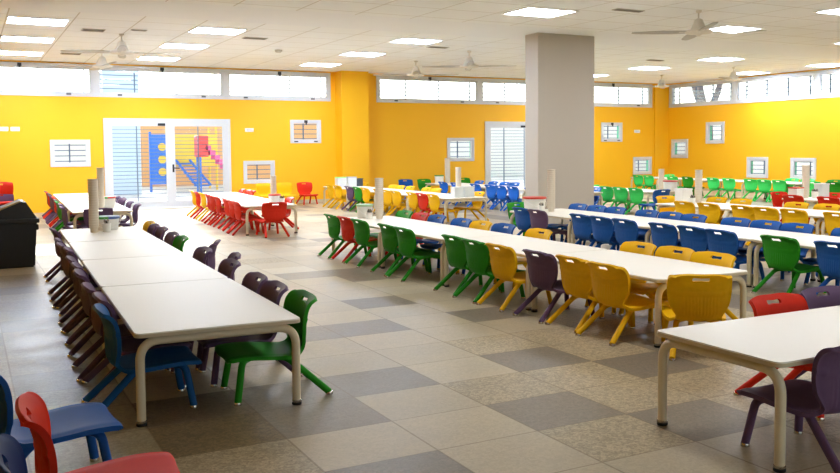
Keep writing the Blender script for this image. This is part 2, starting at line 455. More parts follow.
# playground pieces
t = thing('climbing_panel', 'blue climbing panel with round holes, seen through left leaf of glazed door', 'playground panel', (7.0, 35.6, -.04))
bm = bmesh.new(); box(bm, -.42, .42, -.05, .05, .3, 2.3, bevel=.02); finish(bm, 'panel', M['playblue'], t)
for z in (.8, 1.3, 1.8):
    bm = bmesh.new(); tube(bm, [(0, -.07, z), (0, .07, z)], .16, 14); finish(bm, 'hole_ring', M['playyellow'], t)
for s in (-1, 1):
    bm = bmesh.new(); tube(bm, [(.45 * s, 0, 0), (.45 * s, 0, 2.4)], .05, 10); finish(bm, 'post', M['playblue'], t)
t = thing('play_tower', 'yellow playground tower with blue slide, seen through right leaf of glazed door', 'playground tower', (8.45, 36.2, -.04))
bm = bmesh.new(); box(bm, -.9, .9, -.05, .05, 1.1, 2.3, bevel=.02); finish(bm, 'panel', M['playyellow'], t)
bm = bmesh.new(); box(bm, -.9, .9, 0, 1.2, 1.0, 1.08); finish(bm, 'platform', M['playyellow'], t)
for sx in (-.9, .9):
    for sy in (0, 1.2):
        bm = bmesh.new(); tube(bm, [(sx, sy, 0), (sx, sy, 2.6)], .05, 10); finish(bm, 'post', M['playyellow'], t)
bm = bmesh.new()
for s in (-1, 1): tube(bm, [(-.5 + .28 * s, -.05, 1.25), (-.3 + .28 * s, -.9, .75), (-.1 + .28 * s, -1.8, .28)], .05, 8)
for k in range(8):
    a = k / 8; box(bm, -.78 + .4 * a, -.22 + .4 * a, -.05 - 1.75 * a - .23, -.05 - 1.75 * a, 1.08 - .97 * a, 1.13 - .97 * a)
finish(bm, 'slide', M['playblue'], t)
t = thing('play_slide', 'pink slide with red steps at right edge of glazed door', 'slide', (8.75, 33.0, -.04))
bm = bmesh.new()
for k in range(9):
    a = k / 9; box(bm, -.7 + 1.5 * a, -.7 + 1.5 * a + .2, -.3, .3, 1.75 - 1.6 * a - .1, 1.75 - 1.6 * a + .08)
finish(bm, 'chute', M['playpink'], t)
bm = bmesh.new(); box(bm, -1.0, -.6, -.3, .3, 1.4, 2.2, bevel=.02); finish(bm, 'tower', M['playred'], t)
for s in (-1, 1):
    bm = bmesh.new(); tube(bm, [(-.9, .25 * s, 0), (-.9, .25 * s, 1.5)], .04, 8); finish(bm, 'post', M['playblue'], t)
# bare tree outside the right clerestory
t = thing('bare_tree', 'pale bare tree outside the right-wall strip windows near the corner', 'tree', (31.5, 30.5, -.04))
bm = bmesh.new()
tube(bm, [(0, 0, 0), (.05, 0, 2.2), (0, 0, 3.2)], .3, 10, radii=[.34, .28, .26]); finish(bm, 'trunk', M['bark'], t)
for d in ((1.2, -.2), (-1.1, .3), (.3, 1.0)):
    bm = bmesh.new(); tube(bm, [(0, 0, 3.0), (d[0] * .5, d[1] * .5, 4.2), (d[0], d[1], 6.2)], .16, 8, radii=[.2, .15, .07]); finish(bm, 'branch', M['bark'], t)

# ------------------------------------------------------------------ ceiling lights, vents, fans
def ceiling_light(x0, x1, y0, y1, label):
    t = thing('ceiling_light', label, 'ceiling light', ((x0 + x1) / 2, (y0 + y1) / 2, H), 0, 'recessed ceiling light panels')
    w, d = (x1 - x0) / 2, (y1 - y0) / 2; e = .03
    bm = bmesh.new()
    for q in ((-w, w, -d, -d + e), (-w, w, d - e, d), (-w, -w + e, -d + e, d - e), (w - e, w, -d + e, d - e)): box(bm, *q, -.02, 0)
    finish(bm, 'frame', M['white'], t)
    bm = bmesh.new(); box(bm, -w + e, w - e, -d + e, d - e, -.012, -.002); finish(bm, 'diffuser', M['light' if y0 > 14 else 'lightnear'], t)
LT = [(.73, 1.76, 16.8, 17.65, 'bright ceiling light panel nearest in the leftmost column, above the dark bin'),
 (.73, 1.76, 19.62, 20.47, 'ceiling light panel, middle of the three in the leftmost column'),
 (.75, 1.76, 22.5, 23.35, 'ceiling light panel, farthest of the three in the leftmost column'),
 (4.0, 5.0, 16.75, 17.58, 'ceiling light panel, nearer of two above the red-chair tables'),
 (3.97, 4.98, 19.55, 20.35, 'ceiling light panel, middle one above the red-chair tables'),
 (8.36, 9.34, 16.65, 17.4, 'ceiling light panel left of the grey column, nearer of two'),
 (8.36, 9.34, 19.5, 20.3, 'ceiling light panel left of the grey column, farther of two'),
 (8.45, 9.5, 12.15, 12.98, 'large bright ceiling light panel in front of the grey column'),
 (13.3, 14.3, 12.35, 13.1, 'ceiling light panel behind the nearest fan blades'),
 (13.4, 14.4, 9.65, 10.5, 'ceiling light panel at the upper right edge of the picture'),
 (17.9, 18.9, 12.6, 13.5, 'ceiling light panel sliver at the right edge, below the corner panel'),
 (17.75, 18.8, 16.8, 17.6, 'faint ceiling light panel right of the grey column, beneath the near fan'),
 (22.1, 23.2, 16.8, 17.6, 'pale ceiling light panel close above the right-wall strip windows'),
 (3.97, 4.98, 22.5, 23.3, 'ceiling light panel farthest back above the red-chair tables'),
 (17.75, 18.8, 19.6, 20.4, 'added ceiling light panel far back near the corner pilaster'),  # far-right rear panels added to light that part of the back wall
 (22.1, 23.1, 19.6, 20.4, 'added ceiling light panel above the right-wall strip windows, deeper into the corner'),
 (17.75, 18.8, 22.4, 23.2, 'added ceiling light panel close to the back wall near the corner pilaster'),
 (3.97, 4.98, 9.65, 10.5, 'unseen added ceiling light panel over the middle of the left and middle rows'),  # unseen panels over the front area, added to brighten near chairs and tables
 (8.45, 9.5, 7.1, 7.95, 'unseen added ceiling light panel over the blue-chair row'),
 (3.97, 4.98, 4.55, 5.4, 'unseen added ceiling light panel over the near end of the middle row'),
 (13.4, 14.4, 6.2, 7.05, 'unseen added ceiling light panel over the near part of the right-edge row'),
 (8.45, 9.5, 2.0, 2.85, 'unseen added ceiling light panel over the front right of the room'),
 (8.36, 9.34, 22.4, 23.2, 'ceiling light panel farthest back left of the yellow pilaster')]
for a in LT: ceiling_light(*a)
VT = [(2.3, 18.08, .42, .3, 'square grey ceiling vent left of the nearest left fan'), (5.52, 18.0, .5, .25, 'grey ceiling vent to the right of the left fans'),
 (9.87, 17.87, .5, .22, 'thin grey ceiling vent left of the column fan'), (10.26, 11.75, .6, .16, 'slot ceiling vent above the grey column, right side'),
 (16.8, 18.14, .5, .2, 'faint slot vent in the white ceiling right of the column'), (2.35, 22.6, .45, .3, 'small ceiling vent above the left strip windows'),
 (3.1, 17.7, .3, .14, 'small dark slot vent right behind the nearest left fan')]
for x, y, w, d, lb in VT:
    t = thing('ceiling_vent', lb, 'vent', (x, y, H), 0, 'ceiling vents')
    bm = bmesh.new(); box(bm, -w / 2, w / 2, -d / 2, d / 2, -.012, 0); finish(bm, 'frame', M['vent'], t)
    bm = bmesh.new()
    n = 5
    for k in range(n):
        y0 = -d / 2 + .02 + (d - .04) * k / n; box(bm, -w / 2 + .02, w / 2 - .02, y0, y0 + (d - .04) / n * .5, -.02, -.012)
    finish(bm, 'louvres', M['louvre'], t)

def fan(x, y, ang, label, drop=.16):
    t = thing('ceiling_fan', label, 'ceiling fan', (x, y, H), ang, 'white ceiling fans')
    bm = bmesh.new(); tube(bm, [(0, 0, 0), (0, 0, -drop)], .014, 8); lathe(bm, [(.05, 0), (.05, -.03), (.02, -.05)], n=16)
    finish(bm, 'rod', M['fanwhite'], t, 40)
    bm = bmesh.new(); z = -drop
    lathe(bm, [(.03, z + .02), (.07, z), (.09, z - .06), (.14, z - .17), (.15, z - .18)], n=24); finish(bm, 'canopy', M['fanwhite'], t, 40)
    bm = bmesh.new()
    lathe(bm, [(.14, z - .175), (.23, z - .19), (.24, z - .21), (.22, z - .235), (.07, z - .25), (.03, z - .28)], n=24); finish(bm, 'motor', M['fanwhite'], t, 40)
    zb = z - .205
    for k in range(4):
        bm = bmesh.new(); a = 2 * PI * k / 4; R = Matrix.Rotation(a, 4, 'Z')
        n = 12; rows = []
        for i in range(n + 1):
            s = i / n; rr = .2 + .95 * s; w = .06 + .025 * math.sin(PI * min(1, s * 1.1)) - (.03 * max(0, s - .93) / .07)
            tw = .2 * (1 - .5 * s)
            rows.append([(rr, -w, zb + tw * -w), (rr, w, zb + tw * w), (rr, w, zb + tw * w - .01), (rr, -w, zb - tw * w - .01)])
        vv = [[bm.verts.new(R @ Vector(p)) for p in r] for r in rows]
        for A, B in zip(vv, vv[1:]):
            for q in range(4): bm.faces.new((A[q], A[(q + 1) % 4], B[(q + 1) % 4], B[q]))
        bm.faces.new(vv[0][::-1]); bm.faces.new(vv[-1])
        bl = finish(bm, 'blade', M['blade'], t)
        bm = bmesh.new(); box(bm, .17, .34, -.03, .03, zb - .012, zb + .004)
        bmesh.ops.transform(bm, matrix=R, verts=bm.verts); finish(bm, 'bracket', M['fanwhite'], bl)
FN = [(11.43, 11.27, -.56, 'nearest white ceiling fan, upper right in front of a light panel'),
 (2.89, 18.47, -.15, 'white ceiling fan at upper left, the nearer of two'), (2.93, 21.6, .1, 'white ceiling fan at upper left, close to the strip windows'),
 (10.97, 18.29, -.5, 'white ceiling fan just left of the grey column'), (10.88, 20.94, 1.1, 'small white ceiling fan before the middle strip window'),
 (20.5, 18.79, .4, 'white ceiling fan before the right-wall strip windows'), (20.5, 21.82, .8, 'small white ceiling fan by the corner pilaster'),
 ]
for f in FN: fan(*f)
t = thing('smoke_detector', 'small grey smoke detector on the ceiling, left of the middle', 'smoke detector', (6.68, 19.92, H))
bm = bmesh.new(); lathe(bm, [(.09, 0), (.09, -.03), (.06, -.06)], n=16); finish(bm, 'body', M['vent'], t, 40)

# wall plates
for x, z, lb, w in ((.92, 2.2, 'white wall plate at the left edge, left of a pair', .2), (1.18, 2.2, 'white wall plate at the left edge, right of a pair', .22),
              (7.4, 2.19, 'white wall plate to the right of the glazed door', .26), (22.15, 2.18, 'small white wall plate near the right corner', .28)):
    t = thing('wall_plate', lb, 'wall plate', (x, YB, z), 0, 'white wall plates')
    bm = bmesh.new(); box(bm, -w / 2, w / 2, -.012, 0, -.055, .055, bevel=.004); finish(bm, 'plate', M['white'], t)
    bm = bmesh.new(); box(bm, -w / 2 + .04, w / 2 - .04, -.02, -.012, -.03, .03, bevel=.003); finish(bm, 'rocker', M['upvc'], t)

# ------------------------------------------------------------------ chair
PROF = [(.248, .254, .196), (.258, .274, .212), (.236, .294, .226), (.12, .300, .236), (0, .290, .236), (-.11, .280, .226), (-.175, .277, .206),
        (-.218, .283, .176), (-.250, .308, .170), (-.264, .355, .200), (-.266, .41, .224), (-.266, .47, .235), (-.274, .53, .238), (-.292, .585, .235), (-.318, .624, .226), (-.336, .645, .212)]
SPLIT = 7
def crom(P, t):
    n = len(P) - 1; i = min(int(t), n - 1); u = t - i
    p = [P[max(0, i - 1)], P[i], P[i + 1], P[min(n, i + 2)]]
    return [.5 * (2 * p[1][k] + (p[2][k] - p[0][k]) * u + (2 * p[0][k] - 5 * p[1][k] + 4 * p[2][k] - p[3][k]) * u * u + (3 * p[1][k] - p[0][k] - 3 * p[2][k] + p[3][k]) * u ** 3) for k in range(3)]
N_T = len(PROF) - 1
def shell(t, u):
    y, z, w = crom(PROF, t)
    y2, z2, _ = crom(PROF, min(N_T, t + .02)); y1, z1, _ = crom(PROF, max(0, t - .02))
    ty, tz = y2 - y1, z2 - z1; L = math.hypot(ty, tz) or 1
    ny, nz = tz / L, -ty / L                        # points up for seat (moving to -y), forward for back
    if t < 1.6:                                     # rounded front corners
        w -= .05 * (1 - t / 1.6) ** 2
    back = max(0, min(1, (t - 6) / 3.5))
    if t > N_T - 1.5:                               # rounded top corners
        q = (t - (N_T - 1.5)) / 1.5; w *= 1 - .10 * q ** 3
    x = w * u
    au = abs(u)
    dish = (.012 * au ** 2 - .012 * max(0, au - .8) / .2) * (1 - back) + .045 * au ** 2.2 * back * (1 - .45 * max(0, (t - 12.5) / 2.5))
    if t > N_T - 2.5: z -= .034 * au ** 4 * ((t - (N_T - 2.5)) / 2.5) ** 1.5
    return Vector((x, y + ny * dish, z + nz * dish)), Vector((0, ny, nz))

def shell_bm(t0, t1, nt, nu, ribs):
    bm = bmesh.new(); th = .017
    A, B = [], []
    for i in range(nt + 1):
        t = t0 + (t1 - t0) * i / nt; ra, rb = [], []
        for j in range(nu + 1):
            u = -1 + 2 * j / nu
            p, n = shell(t, u); d = 0
            if ribs:
                z = p.z; ax = abs(p.x)
                if .325 < z < .455 and ax < .15: d += .0035 * (1 if (int(math.floor((p.x + 1) / .0125)) % 2 == 0) else 0) * (1 - (ax / .15) ** 6)
                zz = .480 + .026 * (ax / .23) ** 2
                if abs(z - zz) < .010: d += .005
                vz = .51 + .35 * ax
                if z > .49 and z > vz and z < .57 and ax < .15: d += .003
            rim = .004 * (1 - min(1, (1 - abs(u)) / .06))
            ra.append(bm.verts.new(p + n * rim)); rb.append(bm.verts.new(p - n * (th + d + rim)))
        A.append(ra); B.append(rb)
    for i in range(nt):
        for j in range(nu):
            bm.faces.new((A[i][j], A[i][j + 1], A[i + 1][j + 1], A[i + 1][j])); bm.faces.new((B[i][j], B[i + 1][j], B[i + 1][j + 1], B[i][j + 1]))
    for i in range(nt):
        bm.faces.new((A[i][0], A[i + 1][0], B[i + 1][0], B[i][0])); bm.faces.new((A[i][nu], B[i][nu], B[i + 1][nu], A[i + 1][nu]))
    for j in range(nu):
        bm.faces.new((A[0][j], B[0][j], B[0][j + 1], A[0][j + 1])); bm.faces.new((A[nt][j], A[nt][j + 1], B[nt][j + 1], B[nt][j]))
    return bm

def make_backrest_mesh():
    bm = shell_bm(SPLIT, N_T, 30, 56, True)
    o = finish(bm, 'backrest_raw', M['y'])
    cb = bmesh.new()      # dog-bone cutter
    zc = .600; pts = []
    for s, a0 in ((1, -60), (-1, 120)):
        pts += [(s * .048 + .017 * math.cos(math.radians(a0 + k * 20)), .017 * math.sin(math.radians(a0 + k * 20))) for k in range(7)]
        pts += [(s * .0, .0105 * s)]
    # order: right lobe, then top middle, left lobe, bottom middle
    f1 = [cb.verts.new((x, -.6, zc + z)) for x, z in pts]; f2_ = [cb.verts.new((x, .1, zc + z)) for x, z in pts]
    cb.faces.new(f1); cb.faces.new(f2_[::-1])
    for k in range(len(pts)):
        q = (k + 1) % len(pts); cb.faces.new((f1[k], f2_[k], f2_[q], f1[q]))
    c = finish(cb, 'cutter', M['y'])
    md = o.modifiers.new('hole', 'BOOLEAN'); md.operation = 'DIFFERENCE'; md.object = c; md.solver = 'EXACT'
    dg = bpy.context.evaluated_depsgraph_get()
    me = bpy.data.meshes.new_from_object(o.evaluated_get(dg)); me.name = 'backrest'
    bpy.data.objects.remove(o); bpy.data.objects.remove(c)
    for p in me.polygons: p.use_smooth = True
    me.set_sharp_from_angle(angle=math.radians(45))
    return me
BACK = make_backrest_mesh()
so = finish(shell_bm(0, SPLIT, 22, 24, False), 'seat', M['y'], None, 45); SEAT = so.data; bpy.data.objects.remove(so)
def leg_mesh(sx, rear):
    bm = bmesh.new()
    if rear: P = [(.07 * sx, -.05, .258), (.150 * sx, -.135, .257), (.218 * sx, -.395, .014)]
    else: P = [(.08 * sx, .10, .260), (.172 * sx, .165, .263), (.208 * sx, .205, .014)]
    tube(bm, fillet(P, .05, 6), .0225, 12)
    o = finish(bm, 'leg', M['y'], None, 50); me = o.data; bpy.data.objects.remove(o)
    bm = bmesh.new(); x, y, _ = P[-1]; lathe(bm, [(.017, 0), (.024, .001), (.024, .014), (.0215, .02)], x, y, 14)
    o = finish(bm, 'foot', M['chrome'], None, 50); mf = o.data; bpy.data.objects.remove(o)
    return me, mf
LEGS = [leg_mesh(sx, rear) for rear in (0, 1) for sx in (-1, 1)]
CN = {'y': 'yellow', 'b': 'blue', 't': 'petrol-blue', 'n': 'navy', 'k': 'bright blue', 'g': 'green', 'e': 'lit green', 'r': 'red', 'p': 'purple'}
PROTO = {}
def proto(c):
    if c in PROTO: return PROTO[c]
    d = {}
    for k, me in [('backrest', BACK), ('seat', SEAT)] + [('leg%d' % i, LEGS[i][0]) for i in range(4)]:
        m2 = me.copy(); m2.name = CN[c].replace(' ', '_').replace('-', '_') + '_' + k.rstrip('0123'); m2.materials.clear(); m2.materials.append(M[c]); d[k] = m2
    PROTO[c] = d; return d
def chair(tx, ty, heading, c, label, group=None, z=0, feet=True):
    """tx,ty = where the top of the backrest is; heading = angle of the sitter's gaze (0 = +Y, positive = counter-clockwise)"""
    fx, fy = -math.sin(heading), math.cos(heading)
    o = thing('child_chair', label, 'chair', (tx + fx * .325, ty + fy * .325, z), heading, group)
    d = proto(c)
    link('seat', d['seat'], o); link('backrest', d['backrest'], o)
    for i in range(4):
        l = link('leg', d['leg%d' % i], o)
        if feet: link('foot', LEGS[i][1], l)
    return o

# ------------------------------------------------------------------ table
def make_table(w, l):
    """root at the table's centre on the floor; w along x, l along y"""
    r = bpy.data.objects.new('table', None); C.objects.link(r)
    def top(bm, z0, z1, e, mi):
        rr = .05; pts = []
        for cx, cy, a in ((w / 2 - rr, l / 2 - rr, 0), (-w / 2 + rr, l / 2 - rr, 90), (-w / 2 + rr, -l / 2 + rr, 180), (w / 2 - rr, -l / 2 + rr, 270)):
            for k in range(7):
                q = math.radians(a + 15 * k); pts.append((cx + (rr + e) * math.cos(q), cy + (rr + e) * math.sin(q)))
        A = [bm.verts.new((x, y, z0)) for x, y in pts]; B = [bm.verts.new((x, y, z1)) for x, y in pts]
        bm.faces.new(A[::-1]).material_index = mi; bm.faces.new(B).material_index = mi
        for k in range(len(pts)):
            q = (k + 1) % len(pts); bm.faces.new((A[k], A[q], B[q], B[k])).material_index = mi
    bm = bmesh.new(); top(bm, .542, .55, -.003, 0); reg(finish(bm, 'tabletop', M['laminate'], r, 40))
    bm = bmesh.new(); top(bm, .523, .542, 0, 0); reg(finish(bm, 'edge_band', M['edge'], r, 40))
    for s in (-1, 1):
        x = w / 2 - .03; y = s * (l / 2 - .045)
        bm = bmesh.new()
        tube(bm, fillet([(-x, y, .022), (-x, y, .496), (x, y, .496), (x, y, .022)], .12, 9), .0265, 14)
        fr = reg(finish(bm, 'leg_frame', M['cream'], r, 60))
        for q in (-1, 1):
            bm = bmesh.new(); lathe(bm, [(.028, 0), (.031, .004), (.031, .016), (.027, .018)], q * x, y, 16, 0)
            lathe(bm, [(.029, .018), (.0305, .02), (.0305, .03), (.027, .032)], q * x, y, 16, 1)
            reg(finish(bm, 'foot', [M['rubber'], M['chrome']], fr, 50))
    return r
TAB = {}
def table(w, ya, yb, x0, y0, t, label, group):
    l = (yb - ya) - .006
    key = (w, round(l, 2))
    if key not in TAB:
        TAB[key] = make_table(w, round(l, 2)); o = TAB[key]
    else: o = copy_tree(TAB[key])
    ym = (ya + yb) / 2
    ang = -math.atan(t)
    px = x0 + t * (ym - y0) + w / 2
    o.location = (px, ym, 0); o.rotation_euler = (0, 0, ang)
    return tag(o, label, 'table', group)

ORD = ['first', 'second', 'third', 'fourth', 'fifth', 'sixth', 'seventh', 'eighth', 'ninth', 'tenth', 'eleventh', 'twelfth', 'thirteenth']
ROWS = {
 'L': (.83, 5.1, .036, [5.1, 7.05, 8.9, 10.75, 12.6], 1.0, 'left foreground'),
 'M': (4.83, 5.14, .012, [5.14, 6.97, 8.75, 10.53, 12.35], 1.0, 'middle foreground'),
 'R2': (7.74, 5.2, .045, [5.05, 6.86, 8.62, 10.38, 12.15], 1.08, 'blue-chair'),
 'R3': (11.1, 5.2, .03, [5.1, 6.85, 8.6, 10.38, 12.2], 1.1, 'all-yellow-chair'),
 'R4': (14.35, 8.4, .03, [8.4, 10.2, 12.0], 1.0, 'right-edge red-chair'),
 'FL': (1.62, 16.0, .04, [16.0, 17.85, 19.7, 21.55, 23.4], 1.0, 'far-left purple-chair'),
 'RED': (4.62, 15.8, .07, [15.8, 17.7, 19.6, 21.5], 1.0, 'red-chair'),
 'FY': (8.88, 15.8, .02, [15.8, 17.65, 19.5, 21.35, 23.2], 1.05, 'far yellow-chair'),
 'FB': (12.2, 16.0, .03, [16.0, 17.85, 19.7, 21.55, 23.4], 1.05, 'far blue-chair'),
 'FG': (14.0, 15.3, .03, [15.3, 17.15, 19.0], 1.0, 'green-chair behind column'),
 'FH': (20.3, 14.6, .03, [14.6, 16.45, 18.3, 20.15, 22.0, 23.4], 1.0, 'right-wall green-chair')}
for k, (x0, y0, t, ends, w, nm) in ROWS.items():
    n = len(ends) - 1
    for i, (a, b) in enumerate(zip(ends, ends[1:])):
        lb = 'white table, %s from the near end of the %s row' % (ORD[i] if i < n - 1 else 'farthest', nm)
        table(w, a, b, x0, y0, t, lb, 'white tables in the %s row' % nm)

CH = {('L', 'l'): [(5.6, 't'), (6.1, 'p'), (6.58, 'p'), (7.36, 'p'), (7.84, 'p'), (8.32, 'p'), (9.25, 'p'), (9.75, 'p'), (10.3, 'p'), (11.75, 'p')],
 ('L', 'r'): [(5.42, 'g'), (5.95, 'p'), (6.45, 'p'), (7.36, 'p'), (8.58, 'p'), (9.82, 'g'), (10.35, 'p'), (11.1, 'p'), (11.65, 'p'), (12.2, 'y')],
 ('M', 'l'): [(5.70, 'y'), (6.195, 'y'), (6.7, 'p'), (7.25, 'y'), (7.74, 'g'), (8.25, 'g'), (9.5, 'g'), (10.03, 'g'), (10.95, 'g'), (11.5, 'r'), (12.0, 'g')],
 ('M', 'r'): [(5.75, 'y'), (6.24, 'y'), (6.72, 'y'), (8.36, 'y'), (9.2, 'b'), (9.7, 'y'), (10.2, 'b'), (10.95, 'b'), (11.45, 'r'), (12.0, 'g')],
 ('R2', 'l'): [(5.7, 'b'), (6.39, 'g'), (7.2, 'b'), (7.7, 'b'), (8.2, 'b'), (9.0, 'b'), (9.5, 'b'), (10.0, 'b'), (11.1, 'p'), (11.62, 'b')],
 ('R2', 'r'): [(6.5, 'b'), (7.4, 'b'), (7.9, 'b'), (8.35, 'b'), (9.15, 'b'), (9.66, 'b'), (10.1, 'b'), (10.9, 'b'), (11.4, 'b'), (11.9, 'b')],
 ('R3', 'l'): [(8.2, 'y'), (9.0, 'y'), (9.5, 'y'), (10.0, 'y'), (10.75, 'y'), (11.35, 'y')],
 ('R3', 'r'): [(9.43, 'y'), (10.1, 'y'), (11.22, 'y'), (11.99, 'y')],
 ('R4', 'l'): [(10.81, 'r'), (11.68, 'r')], ('R4', 'r'): [(11.67, 'r')],
 ('FL', 'l'): [(16.35, 'p'), (17.3, 'p'), (18.2, 'g'), (19.0, 'p'), (20.0, 'r'), (20.9, 'p'), (21.9, 'p'), (22.6, 'r'), (23.1, 'p')],
 ('FL', 'r'): [(16.35, 'p'), (17.35, 'p'), (18.2, 'p'), (18.75, 'p'), (19.3, 'p')],
 ('RED', 'l'): [(16.12, 'r'), (16.7, 'r'), (17.3, 'r'), (18.15, 'r'), (18.75, 'r'), (19.25, 'r'), (20.0, 'y'), (20.6, 'r'), (21.2, 'y')],
 ('RED', 'r'): [(16.75, 'r'), (20.1, 'r'), (20.65, 'r'), (21.2, 'r')],
 ('FY', 'l'): [(16.05, 'y'), (16.55, 'r'), (17.05, 'y'), (17.98, 'y'), (18.48, 'y'), (19.0, 'y'), (19.81, 'y'), (20.3, 'g'), (20.79, 'p'), (21.6, 'y'), (22.3, 'y')],
 ('FY', 'r'): [(16.39, 'y'), (18.4, 'y'), (18.95, 'y'), (19.83, 'y'), (20.4, 'y'), (20.95, 'y'), (21.83, 'y'), (22.9, 'y')],
 ('FB', 'l'): [(16.5, 'k'), (17.35, 'k'), (18.2, 'k'), (18.8, 'k'), (19.35, 'k'), (20.1, 'k'), (21.2, 'k'), (22.0, 'k')],
 ('FB', 'r'): [(16.45, 'k'), (20.05, 'k'), (20.6, 'k'), (21.2, 'k'), (22.0, 'k')],
 ('FG', 'l'): [(15.67, 'e'), (16.18, 'e'), (16.75, 'e'), (17.6, 'e')],
 ('FH', 'l'): [(15.1, 'g'), (15.75, 'e'), (16.9, 'e'), (17.45, 'e'), (18.0, 'e'), (18.75, 'e'), (19.4, 'e'), (20.5, 'g'), (21.2, 'e'), (22.3, 'e'), (22.85, 'e')],
 ('FH', 'r'): [(16.0, 'g'), (16.9, 'e'), (17.45, 'e'), (22.6, 'e')]}
def settle(l, ends, m=.37):
    """keep every chair clear of the table legs and of its neighbours"""
    out = []
    l = sorted(l)
    for a, b in zip(ends, ends[1:]):
        g = [list(v) for v in l if a <= v[0] < b]
        lo, hi = a + m, b - m
        for v in g: v[0] = min(max(v[0], lo), hi)
        for i in range(1, len(g)): g[i][0] = max(g[i][0], g[i - 1][0] + .503)
        if g: g[-1][0] = min(g[-1][0], hi)
        for i in range(len(g) - 2, -1, -1): g[i][0] = min(g[i][0], g[i + 1][0] - .503)
        out += g
    return out
for (k, s), l in CH.items():
    l = settle(l, ROWS[k][3], .33 if k == 'M' else .37)
    x0, y0, t, ends, w, nm = ROWS[k]
    off = (-.14 if k == 'L' else -.17) if s == 'l' else w + (.145 if k == 'L' else .16)
    side = 'left' if s == 'l' else 'right'
    rnd = random.Random(k + s)
    for i, (y, c) in enumerate(l):
        jx = rnd.uniform(-.025, .025); ja = rnd.uniform(-.02, .02)
        ang = (-PI / 2 if s == 'l' else PI / 2) - math.atan(t) + ja
        lb = '%s plastic chair, %s from near end, %s side of %s row' % (CN[c], ORD[i], side, nm)
        chair(x0 + t * (y - y0) + off + jx, y, ang, c, lb, '%s-side chairs of the %s row' % (side, nm), feet=(y < 12.5))
# chairs at the ends of rows and loose ones
chair(4.86, 4.74, -.62, 'y', 'yellow plastic chair at the near end of the middle foreground row', feet=True)
chair(8.6, 12.74, PI, 'g', 'green plastic chair at the far end of the blue-chair row')
chair(12.1, 12.8, PI, 'y', 'wide-looking yellow chair at the far end of the all-yellow-chair row')
chair(15.0, 12.56, PI, 'r', 'red plastic chair at the far end of the right-edge row')
chair(5.02, 15.28, .0, 'r', 'dark red plastic chair at the near end of the red-chair row', feet=False)
chair(1.98, 15.5, 0, 'p', 'dark purple plastic chair at the near end of the far-left row', feet=False)
chair(13.88, 14.68, 0, 'b', 'lone blue plastic chair at the near end of the green-chair row', feet=False)
for x, y, c, lb in ((7.64, 24.35, 'y', 'yellow chair against the back wall under the low window'), (8.25, 24.35, 'y', 'yellow chair against the back wall right of the low window'),
                    (8.83, 24.25, 'r', 'lone red chair against the yellow back wall'), (12.25, 24.4, 'b', 'blue chair against the back wall beyond the yellow chairs'),
                    (12.85, 24.3, 'g', 'green chair against the back wall beside a blue chair'), (14.36, 24.4, 'g', 'green chair against the back wall under the square window'),
                    (19.3, 24.3, 'e', 'green chair against the back wall right of the column')):
    chair(x, y, PI + random.uniform(-.1, .1), c, lb, 'loose chairs along the back wall', feet=False)
# two turned chairs right of the left row
chair(2.36, 9.14, 1.2, 'p', 'purple plastic chair turned edge-on, standing behind the left foreground row', feet=True)
chair(2.22, 7.88, 1.36, 'p', 'purple plastic chair turned away, just behind the left foreground row')
# loose chairs in the left aisle behind the bin
chair(.55, 17.9, PI, 'p', 'purple chair on the floor, bottom of the small stack behind the black bin', feet=False)
chair(.55, 17.95, PI, 'p', 'purple chair in the middle of the small stack behind the black bin', z=.2, feet=False)
chair(.55, 18.0, PI, 'r', 'red chair on top of the small stack behind the black bin', z=.4, feet=False)
chair(.28, 14.55, -PI / 2, 'p', 'purple plastic chair mostly hidden right behind the black bin', feet=False)

# foreground chairs at lower left
chair(.16, 3.58, math.radians(-92), 'r', 'red plastic chair cut off by the lower left corner of the picture')
chair(.06, 3.05, math.radians(-88), 'n', 'navy plastic chair at the left edge, beside the red corner chair')
chair(.03, 4.45, math.radians(-86), 'b', 'scratched blue plastic chair at lower left, only its seat in view')

# right foreground table (long side along x) with its chairs
tb = make_table(.88, 2.3)
tb.location = (3.46 + 1.15, 3.29, 0); tb.rotation_euler = (0, 0, PI / 2 - .01)
tag(tb, 'white table at the lower right with a cream tubular leg frame', 'table')
chair(4.57, 3.86, PI + .01, 'r', 'red plastic chair at the far side of the lower right table')
chair(5.09, 3.90, PI - .0, 'p', 'purple plastic chair at the far side of the lower right table')
chair(3.85, 2.70, .0, 'p', 'purple plastic chair at the near side of the lower right table')

